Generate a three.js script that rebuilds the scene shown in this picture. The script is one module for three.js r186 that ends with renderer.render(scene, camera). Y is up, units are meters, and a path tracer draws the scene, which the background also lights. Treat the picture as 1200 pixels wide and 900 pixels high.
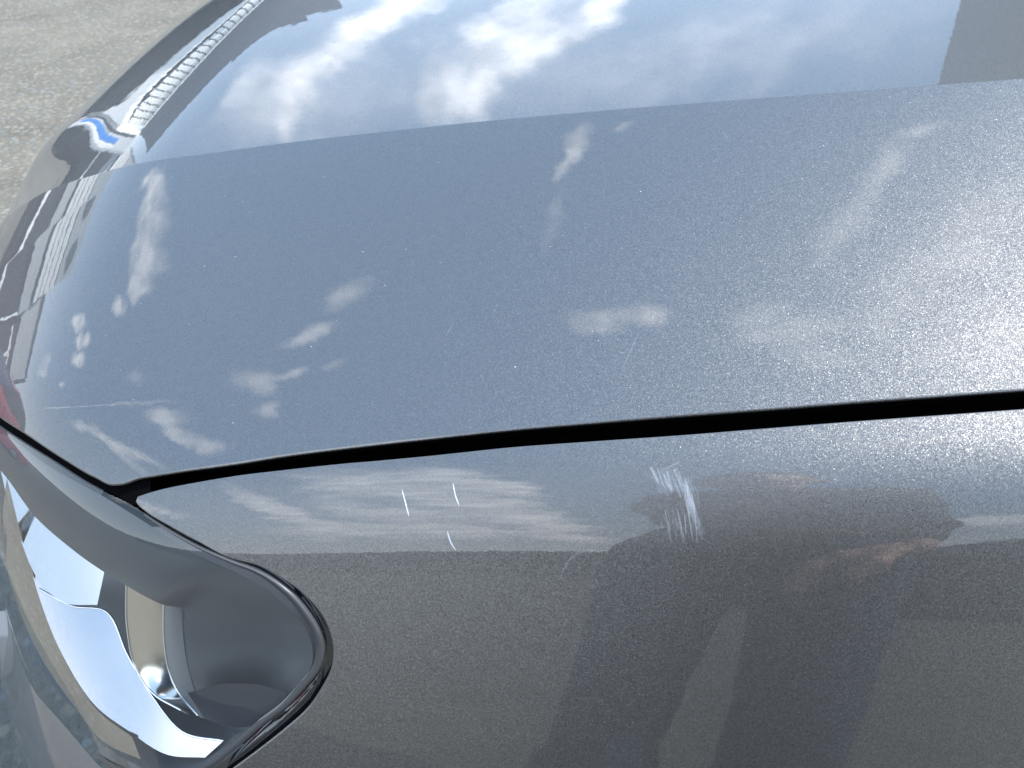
import * as THREE from 'three';
import { mergeGeometries } from 'three/addons/utils/BufferGeometryUtils.js';
import { MarchingCubes } from 'three/addons/objects/MarchingCubes.js';
import { RoundedBoxGeometry } from 'three/addons/geometries/RoundedBoxGeometry.js';

// ------------------------------------------------------------------ camera, sky, sun, exposure
const scene = new THREE.Scene();
const camera = new THREE.PerspectiveCamera(50, 4 / 3, 0.01, 3000);
camera.position.set(0.00273, 1.17238, 0.32812);
camera.rotation.set(-38 * Math.PI / 180, 0, -3 * Math.PI / 180, 'XYZ');
camera.focus = 0.47; camera.userData.fStop = 22;
const EXPOSURE = 2.9;
const SUN = new THREE.Vector3(0.72, 0.69, -0.05).normalize();
const SUN_POWER = 3.5;
const renderer = new THREE.WebGLRenderer();
renderer.toneMapping = THREE.LinearToneMapping;
renderer.toneMappingExposure = EXPOSURE;
renderer.shadowMap.enabled = true;

// ------------------------------------------------------------------ small maths
const RAD = Math.PI / 180, clamp = THREE.MathUtils.clamp, lerp = THREE.MathUtils.lerp;
const smooth = (a, b, x) => { const t = clamp((x - a) / (b - a), 0, 1); return t * t * (3 - 2 * t); };
function rng(seed) { let s = seed >>> 0; return () => { s = (s + 0x6d2b79f5) | 0; let t = Math.imul(s ^ (s >>> 15), 1 | s); t = (t + Math.imul(t ^ (t >>> 7), 61 | t)) ^ t; return ((t ^ (t >>> 14)) >>> 0) / 4294967296; }; }
const gauss = (r) => Math.sqrt(-2 * Math.log(1 - r() * 0.999999)) * Math.cos(2 * Math.PI * r());
// value noise in 2-D and 3-D
const HT = new Float32Array(65536); { const r = rng(77); for (let i = 0; i < 65536; i++) HT[i] = r(); }
const h2 = (x, y) => HT[(Math.imul(x, 374761393) + Math.imul(y, 668265263) >>> 7) & 65535];
const h3 = (x, y, z) => HT[(Math.imul(x, 374761393) + Math.imul(y, 668265263) + Math.imul(z, 1274126177) >>> 9) & 65535];
function noise2(x, y) { const i = Math.floor(x), j = Math.floor(y); let u = x - i, v = y - j; u = u * u * (3 - 2 * u); v = v * v * (3 - 2 * v); return lerp(lerp(h2(i, j), h2(i + 1, j), u), lerp(h2(i, j + 1), h2(i + 1, j + 1), u), v); }
function noise3(x, y, z) {
  const i = Math.floor(x), j = Math.floor(y), k = Math.floor(z); let u = x - i, v = y - j, w = z - k;
  u = u * u * (3 - 2 * u); v = v * v * (3 - 2 * v); w = w * w * (3 - 2 * w);
  const a = lerp(lerp(h3(i, j, k), h3(i + 1, j, k), u), lerp(h3(i, j + 1, k), h3(i + 1, j + 1, k), u), v);
  const b = lerp(lerp(h3(i, j, k + 1), h3(i + 1, j, k + 1), u), lerp(h3(i, j + 1, k + 1), h3(i + 1, j + 1, k + 1), u), v);
  return lerp(a, b, w);
}
function fbm3(x, y, z, n) { let s = 0, a = 0.5, t = 0; for (let i = 0; i < n; i++) { s += a * noise3(x, y, z); t += a; x = x * 2.03 + 7.1; y = y * 2.03 + 3.7; z = z * 2.03 + 1.3; a *= 0.5; } return s / t; }
function fbm2(x, y, n) { let s = 0, a = 0.5, t = 0; for (let i = 0; i < n; i++) { s += a * noise2(x, y); t += a; x = x * 2.03 + 7.1; y = y * 2.03 + 3.7; a *= 0.5; } return s / t; }
// natural cubic spline
function spline(pts) {
  const n = pts.length, x = pts.map((p) => p[0]), y = pts.map((p) => p[1]), h = [], c = new Array(n).fill(0), l = [1], mu = [0], z = [0];
  for (let i = 0; i < n - 1; i++) h.push(x[i + 1] - x[i]);
  for (let i = 1; i < n - 1; i++) {
    const al = 3 * ((y[i + 1] - y[i]) / h[i] - (y[i] - y[i - 1]) / h[i - 1]);
    l[i] = 2 * (x[i + 1] - x[i - 1]) - h[i - 1] * mu[i - 1]; mu[i] = h[i] / l[i]; z[i] = (al - h[i - 1] * z[i - 1]) / l[i];
  }
  for (let i = n - 2; i >= 0; i--) c[i] = (z[i] ?? 0) - (mu[i] ?? 0) * c[i + 1];
  return (t) => {
    let i = 0; while (i < n - 2 && t > x[i + 1]) i++;
    const d = clamp(t, x[0], x[n - 1]) - x[i];
    return y[i] + ((y[i + 1] - y[i]) / h[i] - h[i] * (2 * c[i] + c[i + 1]) / 3) * d + c[i] * d * d + (c[i + 1] - c[i]) / (3 * h[i]) * d ** 3;
  };
}
// a polyline as a smooth curve t in 0..1, by length
function curve(pts, kind = 'centripetal') {
  const c = new THREE.CatmullRomCurve3(pts.map((p) => new THREE.Vector3(p[0], p[1], p[2] ?? 0)), false, kind);
  c.arcLengthDivisions = 600;
  return (t) => c.getPointAt(clamp(t, 0, 1));
}

// ------------------------------------------------------------------ sky: air and clouds, by direction
const CLOUDS = [   // each an ellipse: azimuth, height, half length, half width, turn, density, softness
  [-108.8,27,2.87,0.68,110,0.58,0.9], [-106.9,24.1,2.61,1.28,112,0.62,0.9], [-104.5,22.8,2.62,1.22,132,0.7,0.9], [-101.6,20.8,3,1.3,137,0.74,0.9], [-97.9,18.8,3.3,1.41,137,0.74,0.9], [-109.9,24.4,3.82,2.35,122,0.27,0.9],
  [-100.9,19.3,4.57,1.05,144,0.39,0.9], [-99,28,2.77,0.72,104,0.47,0.85], [-97.3,28.7,2.76,1.68,100,0.58,0.85], [-95.6,29.7,2.18,0.96,101,0.62,0.85], [-94.2,27.8,2.43,1.08,100,0.66,0.85], [-91.8,26.4,1.96,1.28,100,0.66,0.85],
  [-89.7,25.3,2.25,1.32,126,0.74,0.85], [-86.5,23.1,2.91,1.24,132,0.74,0.85], [-84.2,20.9,2.95,1.02,131,0.7,0.85], [-93.7,24.1,4.08,2.61,141,0.55,0.85], [-90.4,21.6,4.94,2.22,139,0.51,0.85], [-78.6,28.2,8.57,1.13,133,0.13,1],
  [-72.8,28.9,7.14,0.94,127,0.11,1], [-83.1,31.6,3.31,1.1,160,0.1,1], [-91.5,28.3,16.3,3.82,-177,0.18,1], [-108.7,25.7,6.1,3.64,157,0.25,1], [-74.6,27.1,10.95,4.21,171,0.15,1], [-133.4,41,5.47,2.16,-97,0.95,0.75],
  [-137,45.5,4.97,2.37,-91,0.95,0.75], [-142.5,48.3,4.7,2.34,-88,0.95,0.75], [-146.9,50.5,3.25,1.42,-95,0.95,0.75], [-151.2,46.7,2.88,1.03,-91,0.94,0.75], [-153.7,29.5,4.14,0.76,100,0.95,0.6], [-156.2,34.5,4.4,0.79,98,0.95,0.6],
  [-158.5,34.9,3.95,0.77,100,0.94,0.6], [-156.3,17.1,3.16,1.13,116,0.4,0.6], [-154.9,17.2,2.65,0.53,110,0.3,0.6], [-161.7,28.5,2.21,1.7,-108,0.68,0.6], [-134.9,64.8,2.01,0.99,-180,0.73,0.8], [-146.3,65.4,1.87,0.64,-164,0.95,0.8],
  [-160.3,64.9,1.5,0.98,-26,0.95,0.8], [-167.4,66,0.9,0.51,170,0.82,0.8], [-157.7,66.3,1.13,0.47,-149,0.82,0.8], [-153.4,68.2,0.8,0.42,-151,0.64,0.8], [-169.2,61.7,1.67,0.97,110,0.95,0.7], [-173.4,63.3,1.64,0.75,142,0.95,0.7],
  [-176.4,64.4,0.78,0.41,-173,0.95,0.7], [175.6,33.8,8.02,2.24,114,0.65,0.7], [164.9,44,5.49,2.02,100,0.845,0.7], [170,39.1,4.74,1.97,113,0.65,0.7], [-161.4,57.1,1.47,0.84,-82,0.35,0.7], [-93.5,56.2,3.12,0.59,113,0.95,0.9],
  [-96.3,59,1.63,0.41,114,0.82,0.9], [-87.9,54.3,0.87,0.35,129,0.64,0.9], [-100.2,64.8,4.13,0.49,114,0.29,0.9], [-102,77.4,2.49,1.17,-163,0.82,0.9], [-90.4,78.4,1.28,0.85,168,0.73,0.9], [-107.9,78.4,1.56,0.77,-148,0.55,0.9],
  [-56.7,55.4,1.3,0.78,125,0.54,0.9], [-56.6,60.1,4.15,0.94,-94,0.513,0.9], [-56.3,67.3,4.85,1.2,-94,0.405,0.9], [-45.7,78.8,3.61,1.8,128,0.6075,0.9], [-58.3,77.9,2.29,1.18,119,0.4725,0.9], [-28.4,79.6,2.56,1.39,143,0.4725,0.9],
  [-33.7,70.8,5.55,2.74,-103,0.4725,0.9], [-38.4,64.2,4.97,2.27,-113,0.4725,0.9], [-14.4,71.1,3.84,3.13,74,0.405,0.9], [123.5,48.9,13.54,5.08,54,0.7875,0.7], [119.7,53.9,10.3,2.25,-118,0.875,0.7], [110.8,46.1,8.7,1.89,-113,0.95,0.7],
  [109.4,33.9,13.43,2.89,-114,0.875,0.7], [103.5,18.8,10.82,2.52,-112,0.875,0.7], [101.1,8.4,5.18,2.04,-125,0.875,0.7], [114,28,12.53,3.11,-123,0.7,0.7], [113.5,13.9,7.91,5.23,-135,0.7,0.7], [122.8,28.9,16.82,1.91,-123,0.875,0.7],
  [131.7,37.6,13.34,1.67,-131,0.7,0.7], [107.1,12.2,7.57,2.71,-115,0.7,0.7], [150,22,14,3.5,-8,0.7,0.6], [165,40,8,2.2,0,0.5,0.6], [-20,18,15,4,5,0.7,0.6], [20,24,12,4,-6,0.75,0.6],
  [45,45,9,3,10,0.5,0.6], [-10,42,9,2.5,-12,0.45,0.6], [70,16,10,3,0,0.6,0.6], [35,70,7,3,30,0.35,0.8], [160,70,6,2,30,0.35,0.8], [60,12,14,2.6,0,0.6,0.6],
  [-55,14,13,3.2,-4,0.65,0.6],
];
const TRAIL = [[-170.1, 14.1], [-173.3, 24.1], [-174.8, 34.7], [-173.2, 45.2], [-167.0, 54.1], [-166.7, 57.8], [-166.5, 59.9], [-166.1, 61.5], [-165.7, 62.7], [-165.3, 63.6]];   // a vapour trail, end to end
function skyTexture() {
  const W = 4096, H = 2048, data = new Float32Array(W * H * 4);
  const dens = new Float32Array(W * H);
  const cosT = new Float64Array(W), sinT = new Float64Array(W); for (let i = 0; i < W; i++) { const p = ((i + 0.5) / W - 0.5) * 2 * Math.PI; cosT[i] = Math.cos(p); sinT[i] = Math.sin(p); }
  // the separate clouds, each stamped round its own place
  const stamp = ([az, el, a, b, turn, d, soft = 0.5]) => {
    const ce = Math.cos(el * RAD), reach = Math.max(a, b) * 1.5;
    const r0 = Math.max(H / 2, Math.floor((el - reach + 90) / 180 * H)), r1 = Math.min(H - 1, Math.ceil((el + reach + 90) / 180 * H));
    const C = [Math.cos(az * RAD) * ce, Math.sin(el * RAD), Math.sin(az * RAD) * ce], Ea = [-Math.sin(az * RAD), 0, Math.cos(az * RAD)];
    const Na = [-Math.cos(az * RAD) * Math.sin(el * RAD), ce, -Math.sin(az * RAD) * Math.sin(el * RAD)];
    const ct = Math.cos(turn * RAD), st = Math.sin(turn * RAD);
    for (let row = r0; row <= r1; row++) {
      const e = ((row + 0.5) / H - 0.5) * Math.PI, y = Math.sin(e), cy = Math.cos(e);
      for (let col = 0; col < W; col++) {
        const x = cosT[col] * cy, z = sinT[col] * cy;
        const k = x * C[0] + y * C[1] + z * C[2];
        if (k < Math.cos(reach * RAD)) continue;
        const E = (x * Ea[0] + z * Ea[2]) / k / RAD, N = (x * Na[0] + y * Na[1] + z * Na[2]) / k / RAD;
        const n1 = fbm3(x * 22, y * 22, z * 22, 4) - 0.5, n2 = fbm3(x * 22 + 40, y * 22 + 9, z * 22, 4) - 0.5;
        const wob = b * 1.6 + 0.35;
        const Ew = E + n1 * wob, Nw = N + n2 * wob;
        const q = Math.hypot((Ew * ct + Nw * st) / a, (-Ew * st + Nw * ct) / b);
        const v = d * (1 - smooth(1 - soft, 1 + soft * 0.5, q));
        const i = row * W + col;
        if (v > 0) dens[i] = 1 - (1 - dens[i]) * (1 - v);
      }
    }
  };
  CLOUDS.forEach(stamp);
  {
    const dir = ([a, e]) => new THREE.Vector3(Math.cos(a * RAD) * Math.cos(e * RAD), Math.sin(e * RAD), Math.sin(a * RAD) * Math.cos(e * RAD)), path = new THREE.CatmullRomCurve3(TRAIL.map(dir)), n = 2400;
    for (let k = 0; k <= n; k++) {
      const d = path.getPointAt(k / n).normalize(), e = Math.asin(d.y) / RAD, w = 0.16 + 0.06 * noise2(k * 0.02, 4);
      const r = (e + 90) / 180 * H, c0 = (Math.atan2(d.z, d.x) / (2 * Math.PI) + 0.5) * W, m = 6;
      for (let j = -m; j <= m; j++) for (let i = -m * 2; i <= m * 2; i++) {
        const row = Math.floor(r) + j, col = (Math.floor(c0) + i + W) % W, q = Math.hypot((i - 0.5) * Math.cos(e * RAD), j - 0.5) * 180 / H / w, v = 0.75 * (1 - smooth(0.4, 1.2, q)) * smooth(0, 0.05, k / n) * (1 - smooth(0.9, 1, k / n));
        if (row > H / 2 && row < H) dens[row * W + col] = Math.max(dens[row * W + col], v);
      }
    }
  }
  for (let row = 0; row < H; row++) {
    const e = ((row + 0.5) / H - 0.5) * Math.PI, y = Math.sin(e), cy = Math.cos(e);
    for (let col = 0; col < W; col++) {
      const x = cosT[col] * cy, z = sinT[col] * cy, i = (row * W + col) * 4;
      if (y <= 0) { data[i] = 0.3; data[i + 1] = 0.32; data[i + 2] = 0.34; data[i + 3] = 1; continue; }
      const air = Math.exp(-y * 2.1), up = Math.pow(1 - y, 6);
      let r = lerp(0.122, 0.54, air), g = lerp(0.285, 0.70, air), b = lerp(0.56, 0.87, air);
      r += 0.42 * up; g += 0.36 * up; b += 0.26 * up;
      const c = x * SUN.x + y * SUN.y + z * SUN.z, glow = 0.10 * Math.exp(-(1 - c) * 9) + 0.5 * Math.exp(-(1 - c) * 60);
      r += glow; g += glow; b += glow;
      const D = dens[row * W + col];
      if (D > 0.002) {
        const n = fbm3(x * 30, y * 30, z * 30, 4), light = 0.8 + 0.9 * n;
        const k = D * (0.55 + 0.9 * n), kk = clamp(k, 0, 1);
        r = lerp(r, 1.25 * light, kk); g = lerp(g, 1.27 * light, kk); b = lerp(b, 1.32 * light, kk);
      }
      data[i] = r; data[i + 1] = g; data[i + 2] = b; data[i + 3] = 1;
    }
  }
  const t = new THREE.DataTexture(data, W, H, THREE.RGBAFormat, THREE.FloatType);
  t.mapping = THREE.EquirectangularReflectionMapping; t.magFilter = THREE.LinearFilter; t.minFilter = THREE.LinearFilter; t.needsUpdate = true;
  return t;
}
const SKY = skyTexture();
scene.background = SKY; scene.environment = SKY;
const sun = new THREE.DirectionalLight(new THREE.Color(1, 0.965, 0.91), SUN_POWER);
sun.position.copy(SUN).multiplyScalar(30); sun.castShadow = true; sun.shadow.mapSize.set(4096, 4096);
Object.assign(sun.shadow.camera, { left: -4, right: 4, top: 4, bottom: -4, near: 1, far: 80 });
scene.add(sun, sun.target);

// ------------------------------------------------------------------ textures
function dataTexture(n, fill, srgb = false) {
  const a = new Uint8Array(n * n * 4);
  for (let y = 0; y < n; y++) for (let x = 0; x < n; x++) { const c = fill(x, y), i = (y * n + x) * 4; a[i] = clamp(c[0], 0, 1) * 255; a[i + 1] = clamp(c[1], 0, 1) * 255; a[i + 2] = clamp(c[2], 0, 1) * 255; a[i + 3] = 255; }
  const t = new THREE.DataTexture(a, n, n); t.wrapS = t.wrapT = THREE.RepeatWrapping; t.magFilter = THREE.LinearFilter; t.minFilter = THREE.LinearFilter;
  if (srgb) t.colorSpace = THREE.SRGBColorSpace; t.needsUpdate = true; return t;
}
// metallic flakes: every texel (0.36 mm) is a flake of its own tilt; a few lie far off and are smoother
const FLAKE_N = 1024, FLAKE_TILE = 0.31;
const fr = rng(5), flakeTilt = new Float32Array(FLAKE_N * FLAKE_N * 3);
for (let i = 0; i < FLAKE_N * FLAKE_N; i++) {
  const big = fr() < 0.045, s = big ? 0.2 : 0.11;
  flakeTilt[i * 3] = gauss(fr) * s; flakeTilt[i * 3 + 1] = gauss(fr) * s; flakeTilt[i * 3 + 2] = big ? 0.33 + 0.1 * fr() : 0.44 + 0.08 * fr();
}
const flakeNormal = dataTexture(FLAKE_N, (x, y) => { const i = (y * FLAKE_N + x) * 3, a = flakeTilt[i], b = flakeTilt[i + 1], l = Math.hypot(a, b, 1); return [a / l / 2 + 0.5, b / l / 2 + 0.5, 1 / l / 2 + 0.5]; });
const flakeRough = dataTexture(FLAKE_N, (x, y) => { const r = flakeTilt[(y * FLAKE_N + x) * 3 + 2]; return [r, r, r]; });
const flakeColor = dataTexture(FLAKE_N, (x, y) => { const v = 0.62 + 0.38 * h2(x * 3 + 11, y * 5 + 3); return [v, v, v]; });

const paint = new THREE.MeshPhysicalMaterial({ name: 'grey metallic paint', color: new THREE.Color().setRGB(0.186, 0.180, 0.172), metalness: 0.95, roughness: 1, clearcoat: 1, clearcoatRoughness: 0.008, map: flakeColor, normalMap: flakeNormal, roughnessMap: flakeRough });
const paintEdge = new THREE.MeshPhysicalMaterial({ name: 'grey metallic paint edge', color: new THREE.Color().setRGB(0.22, 0.22, 0.225), metalness: 0.8, roughness: 0.42, clearcoat: 1, clearcoatRoughness: 0.05 });
const black = new THREE.MeshPhysicalMaterial({ specularIntensity: 0.12, name: 'black rubber', color: new THREE.Color().setRGB(0.0012, 0.0012, 0.0016), roughness: 1 });
const gloss = new THREE.MeshPhysicalMaterial({ name: 'black gloss plastic', color: new THREE.Color().setRGB(0.008, 0.009, 0.011), roughness: 0.12, clearcoat: 1, clearcoatRoughness: 0.03 });

const flat = (name, r, g, b, roughness = 0.8, more = {}) => new THREE.MeshStandardMaterial({ name, color: new THREE.Color().setRGB(r, g, b), roughness, ...more });

// asphalt: stones of many tones in a grey binder, worn flat
function asphaltTextures(n, metres) {
  const R = rng(21), cells = 112, px = new Float32Array(cells * cells * 6);
  for (let i = 0; i < cells * cells; i++) { px[i * 6] = R(); px[i * 6 + 1] = R(); px[i * 6 + 2] = R(); px[i * 6 + 3] = R(); px[i * 6 + 4] = 0.25 + 0.75 * R(); px[i * 6 + 5] = R(); }
  const tone = new Float32Array(n * n * 4);
  for (let y = 0; y < n; y++) for (let x = 0; x < n; x++) {
    const u = x / n * cells, v = y / n * cells, ci = Math.floor(u), cj = Math.floor(v); let best = 9, id = 0, second = 9;
    for (let j = -1; j <= 1; j++) for (let i = -1; i <= 1; i++) {
      const a = (ci + i + cells) % cells, b = (cj + j + cells) % cells, k = (b * cells + a) * 6;
      const d = Math.hypot(u - (ci + i + px[k]), v - (cj + j + px[k + 1])) / px[k + 4];
      if (d < best) { second = best; best = d; id = k; } else if (d < second) second = d;
    }
    const stone = 1 - smooth(0.38, 0.85, best), t = px[id + 2], w = px[id + 3], i = (y * n + x) * 4;
    const grit = h2(x * 7 + 3, y * 13 + 5), patch = fbm2(x / n * 8 + 50, y / n * 8, 3);
    const base = 0.098 + 0.085 * (patch - 0.5) + 0.035 * (grit - 0.5), s = 0.09 + 0.085 * t * t + 0.025 * (grit - 0.5);
    const warm = w > 0.72 ? 1 : w < 0.25 ? -1 : 0.15;
    tone[i] = lerp(base * 1.10, s * (1.07 + 0.10 * warm), stone); tone[i + 1] = lerp(base, s * (1 + 0.005 * warm), stone); tone[i + 2] = lerp(base * 0.77, s * (0.83 - 0.08 * warm), stone); tone[i + 3] = stone * (0.5 + 0.5 * px[id + 5]) + 0.12 * grit;
  }
  const enc = (c) => Math.pow(clamp(c, 0, 1), 1 / 2.2);
  const map = dataTexture(n, (x, y) => { const i = (y * n + x) * 4; return [enc(tone[i]), enc(tone[i + 1]), enc(tone[i + 2])]; }, true);
  const bump = dataTexture(n, (x, y) => { const s = tone[(y * n + x) * 4 + 3]; return [s, s, s]; });
  map.repeat.set(1 / metres, 1 / metres); bump.repeat.set(1 / metres, 1 / metres);
  return { map, bump };
}
const asphaltTex = asphaltTextures(1024, 2.2);
const asphalt = new THREE.MeshStandardMaterial({ name: 'asphalt', map: asphaltTex.map, bumpMap: asphaltTex.bump, bumpScale: 0.002, roughness: 0.9 });

// ------------------------------------------------------------------ object helpers
const taken = {};
function numbered(name) { taken[name] = (taken[name] ?? -1) + 1; return taken[name] ? name + '_' + String(taken[name]).padStart(3, '0') : name; }
function shadows(o) { o.castShadow = o.receiveShadow = true; return o; }
function thing(name, label, category, [x, y, z] = [0, 0, 0], turn = 0, group) {
  const o = new THREE.Group(); o.name = numbered(name); o.position.set(x, y, z); o.rotation.y = turn; o.userData = { label, category };
  if (group) o.userData.group = group; scene.add(o); return o;
}
function part(name, geometry, material, parent, label) {
  const m = shadows(new THREE.Mesh(Array.isArray(geometry) ? mergeGeometries(geometry.map((g) => { const q = g.index ? g.toNonIndexed() : g; for (const k of Object.keys(q.attributes)) if (!['position', 'normal', 'uv'].includes(k)) q.deleteAttribute(k); return q; })) : geometry, material));
  m.name = name; if (label) m.userData.label = label; parent.add(m); return m;
}
function box(w, h, d, x, y, z, r = 0) { const g = r ? new RoundedBoxGeometry(w, h, d, 2, r) : new THREE.BoxGeometry(w, h, d); return g.translate(x, y, z); }
// a sheet from f(i/nu, j/nv) -> {p, n, uv}
function sheet(nu, nv, f, us, vs) {
  const pos = [], nor = [], uv = [], idx = [];
  for (let j = 0; j <= nv; j++) for (let i = 0; i <= nu; i++) { const q = f(us ? us[i] : i / nu, vs ? vs[j] : j / nv); pos.push(...q.p); if (q.n) nor.push(...q.n); uv.push(...(q.uv ?? [i / nu, j / nv])); }
  for (let j = 0; j < nv; j++) for (let i = 0; i < nu; i++) { const a = j * (nu + 1) + i, b = a + 1, c = a + nu + 1, d = c + 1; idx.push(a, b, c, b, d, c); }
  const g = new THREE.BufferGeometry();
  g.setAttribute('position', new THREE.Float32BufferAttribute(pos, 3)); g.setAttribute('uv', new THREE.Float32BufferAttribute(uv, 2)); g.setIndex(idx);
  if (nor.length) g.setAttribute('normal', new THREE.Float32BufferAttribute(nor, 3)); else g.computeVertexNormals();
  // faces turned the way the normals look
  if (nor.length) {
    const k = Math.floor(nv / 2) * (nu + 1) + Math.floor(nu / 2), P = (i) => new THREE.Vector3(pos[i * 3], pos[i * 3 + 1], pos[i * 3 + 2]), a = P(k), e = P(k + 1).sub(a), w = P(k + nu + 1).sub(a);
    if (e.cross(w).dot(new THREE.Vector3(nor[k * 3], nor[k * 3 + 1], nor[k * 3 + 2])) < 0) for (let i = 0; i < idx.length; i += 3) { const t = idx[i]; idx[i] = idx[i + 1]; idx[i + 1] = t; }
    g.setIndex(idx);
  }
  return g;
}
// a folded hem along an edge: rows rolling over a small radius, then a flange down
function hem(edge, r, flange) {   // edge: list of {p, n, o} with o the outward direction in the surface
  const A = [0, 18, 36, 54, 72, 90];
  return sheet(edge.length - 1, A.length, (u, v) => {
    const e = edge[Math.round(u * (edge.length - 1))], k = Math.round(v * A.length), a = (A[Math.min(k, A.length - 1)]) * RAD;
    const p = e.p.clone().addScaledVector(e.o, r * Math.sin(a)).addScaledVector(e.n, r * (Math.cos(a) - 1)), n = e.n.clone().multiplyScalar(Math.cos(a)).addScaledVector(e.o, Math.sin(a));
    if (k === A.length) p.addScaledVector(e.n, -flange);
    return { p: p.toArray(), n: n.toArray(), uv: [u * 3, v * 0.02] };
  });
}
function tube(points, r, seg = 60, sides = 8) { return new THREE.TubeGeometry(new THREE.CatmullRomCurve3(points.map((p) => new THREE.Vector3(...p))), seg, r, sides); }

// ------------------------------------------------------------------ the ground
{
  const g = new THREE.PlaneGeometry(1600, 1600); g.rotateX(-Math.PI / 2);
  const uv = g.attributes.uv, p = g.attributes.position; for (let i = 0; i < uv.count; i++) uv.setXY(i, p.getX(i), p.getZ(i));
  const m = shadows(new THREE.Mesh(g, asphalt)); m.name = 'ground'; m.userData = { label: 'sunlit grey asphalt ground with pale and pinkish stones', category: 'ground', kind: 'structure' }; scene.add(m);
}

{
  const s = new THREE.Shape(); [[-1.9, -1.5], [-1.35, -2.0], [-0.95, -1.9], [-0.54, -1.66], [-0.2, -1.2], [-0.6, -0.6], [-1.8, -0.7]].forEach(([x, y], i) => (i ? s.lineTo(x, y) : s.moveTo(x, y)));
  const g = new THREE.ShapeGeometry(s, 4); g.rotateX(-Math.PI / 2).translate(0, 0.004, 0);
  const m = shadows(new THREE.Mesh(g, flat('dark added sheet', 0.028, 0.028, 0.03, 0.95))); m.name = 'added_dark_sheet'; m.userData = { label: 'dark sheet added on the ground so the fender mirrors a dark strip', category: 'ground', kind: 'structure' }; scene.add(m);  // sheet added so a dark strip shows in the fender's reflection
}

// ------------------------------------------------------------------ the car's skin as two height fields and a swept side
const back = (x, z) => x - 0.0815 * Math.max(0, -z - 0.25);
const rise = (x, z) => {
  const e = back(x, z), t = Math.max(0, (-0.2269 - e) / 0.0908), q = Math.min(t, 1);
  return 0.07 * x - 0.0278 * 0.5584 * Math.exp(-(e + 0.5064) / 0.0278) - 0.2945 * 0.0908 * (q ** 3 - q ** 4 / 2 + Math.max(0, t - 1));
};
const creaseZ = spline([[-0.50, -0.388], [-0.438, -0.3546], [-0.4, -0.3335], [-0.3659, -0.3156], [-0.3015, -0.2785], [-0.2417, -0.2655], [-0.1777, -0.2672], [-0.1135, -0.2672], [-0.0121, -0.263], [0.1338, -0.249], [0.2478, -0.2346], [0.3555, -0.2207], [0.9, -0.15]]);
const T1 = Math.tan(15.6 * RAD), T2 = Math.tan(24.2 * RAD);
const roll = (x, z) => 9 * Math.max(0, 0.035 - ((x + 0.2303) * 0.532 + (z + 0.0157) * -0.847)) ** 2;
const dip = (x, z) => 0.9 * Math.max(0, -0.32 - back(x, z)) ** 2 * smooth(-0.16, 0, z - creaseZ(x));
const hoodSide = (x, z) => { const w = z - creaseZ(x); return rise(x, z) - dip(x, z) + 0.955 - w * T1 - (T2 - T1) / 0.486 * w * w - roll(x, z); };
const hoodTop = (x, z) => { const w = z - creaseZ(x); return rise(x, z) - dip(x, z) + 0.955 - Math.tan(6 * RAD) * w - 0.09 * w * w; };
function onField(H, x, z) {
  const e = 5e-4, n = new THREE.Vector3(-(H(x + e, z) - H(x - e, z)) / (2 * e), 1, -(H(x, z + e) - H(x, z - e)) / (2 * e)).normalize();
  return { p: new THREE.Vector3(x, H(x, z), z), n };
}
const sideZ = spline([[-0.45, -0.22], [-0.38, -0.13], [-0.312, -0.07], [-0.24, -0.027], [-0.206, -0.0175], [-0.167, -0.0135], [-0.06, -0.0105], [0.09, -0.003], [0.27, 0.004], [0.9, 0.03]]);
const sideY = spline([[-0.45, 0.80], [-0.38, 0.822], [-0.312, 0.834], [-0.24, 0.841], [-0.206, 0.8455], [-0.167, 0.8505], [-0.1, 0.8578], [0, 0.8668], [0.3, 0.8932], [0.9, 0.945]]);
const SN = 2201, SS0 = -0.1, SS1 = 1.0, sz = new Float64Array(SN), sy = new Float64Array(SN);
{
  const k = 2.5, phi = (s) => { const a = 63 - 38.5 * s / 0.055, b = 24.5 - 32 * (Math.min(s, 0.35) - 0.055), m = Math.max(a, b); return RAD * (m + k * Math.log(Math.exp((a - m) / k) + Math.exp((b - m) / k))); };
  const ds = (SS1 - SS0) / (SN - 1);
  for (let i = 1; i < SN; i++) { const a = phi(SS0 + (i - 1) * ds), b = phi(SS0 + i * ds); sz[i] = sz[i - 1] + (Math.sin(a) + Math.sin(b)) / 2 * ds; sy[i] = sy[i - 1] + (Math.cos(a) + Math.cos(b)) / 2 * ds; }
}
const look = (a, s) => { const t = clamp((s - SS0) / (SS1 - SS0), 0, 1) * (SN - 1), i = Math.min(SN - 2, Math.floor(t)); return lerp(a[i], a[i + 1], t - i); };
function sidePoint(x, s) { const g = 0.068 * x; return new THREE.Vector3(x, sideY(x) - look(sy, s - g) + look(sy, -g), sideZ(x) + look(sz, s - g) - look(sz, -g)); }
function onSide(x, s) {
  const e = 8e-4, a = sidePoint(x + e, s).sub(sidePoint(x - e, s)), b = sidePoint(x, s + e).sub(sidePoint(x, s - e));
  return { p: sidePoint(x, s), n: b.cross(a).normalize().multiplyScalar(1) };
}
// the hammered look of baked lacquer: the surface leans by a few hundredths of a degree
function peel(n, p, k = 1) {
  const f = 300, a = noise3(p.x * f, p.y * f, p.z * f) - 0.5, b = noise3(p.x * f + 31, p.y * f + 5, p.z * f) - 0.5;
  return n.set(n.x + a * 0.005 * k, n.y, n.z + b * 0.005 * k).normalize();
}

const car = thing('car', 'dark metallic grey car with a scratched front fender, seen close beside its headlight', 'car');

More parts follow.
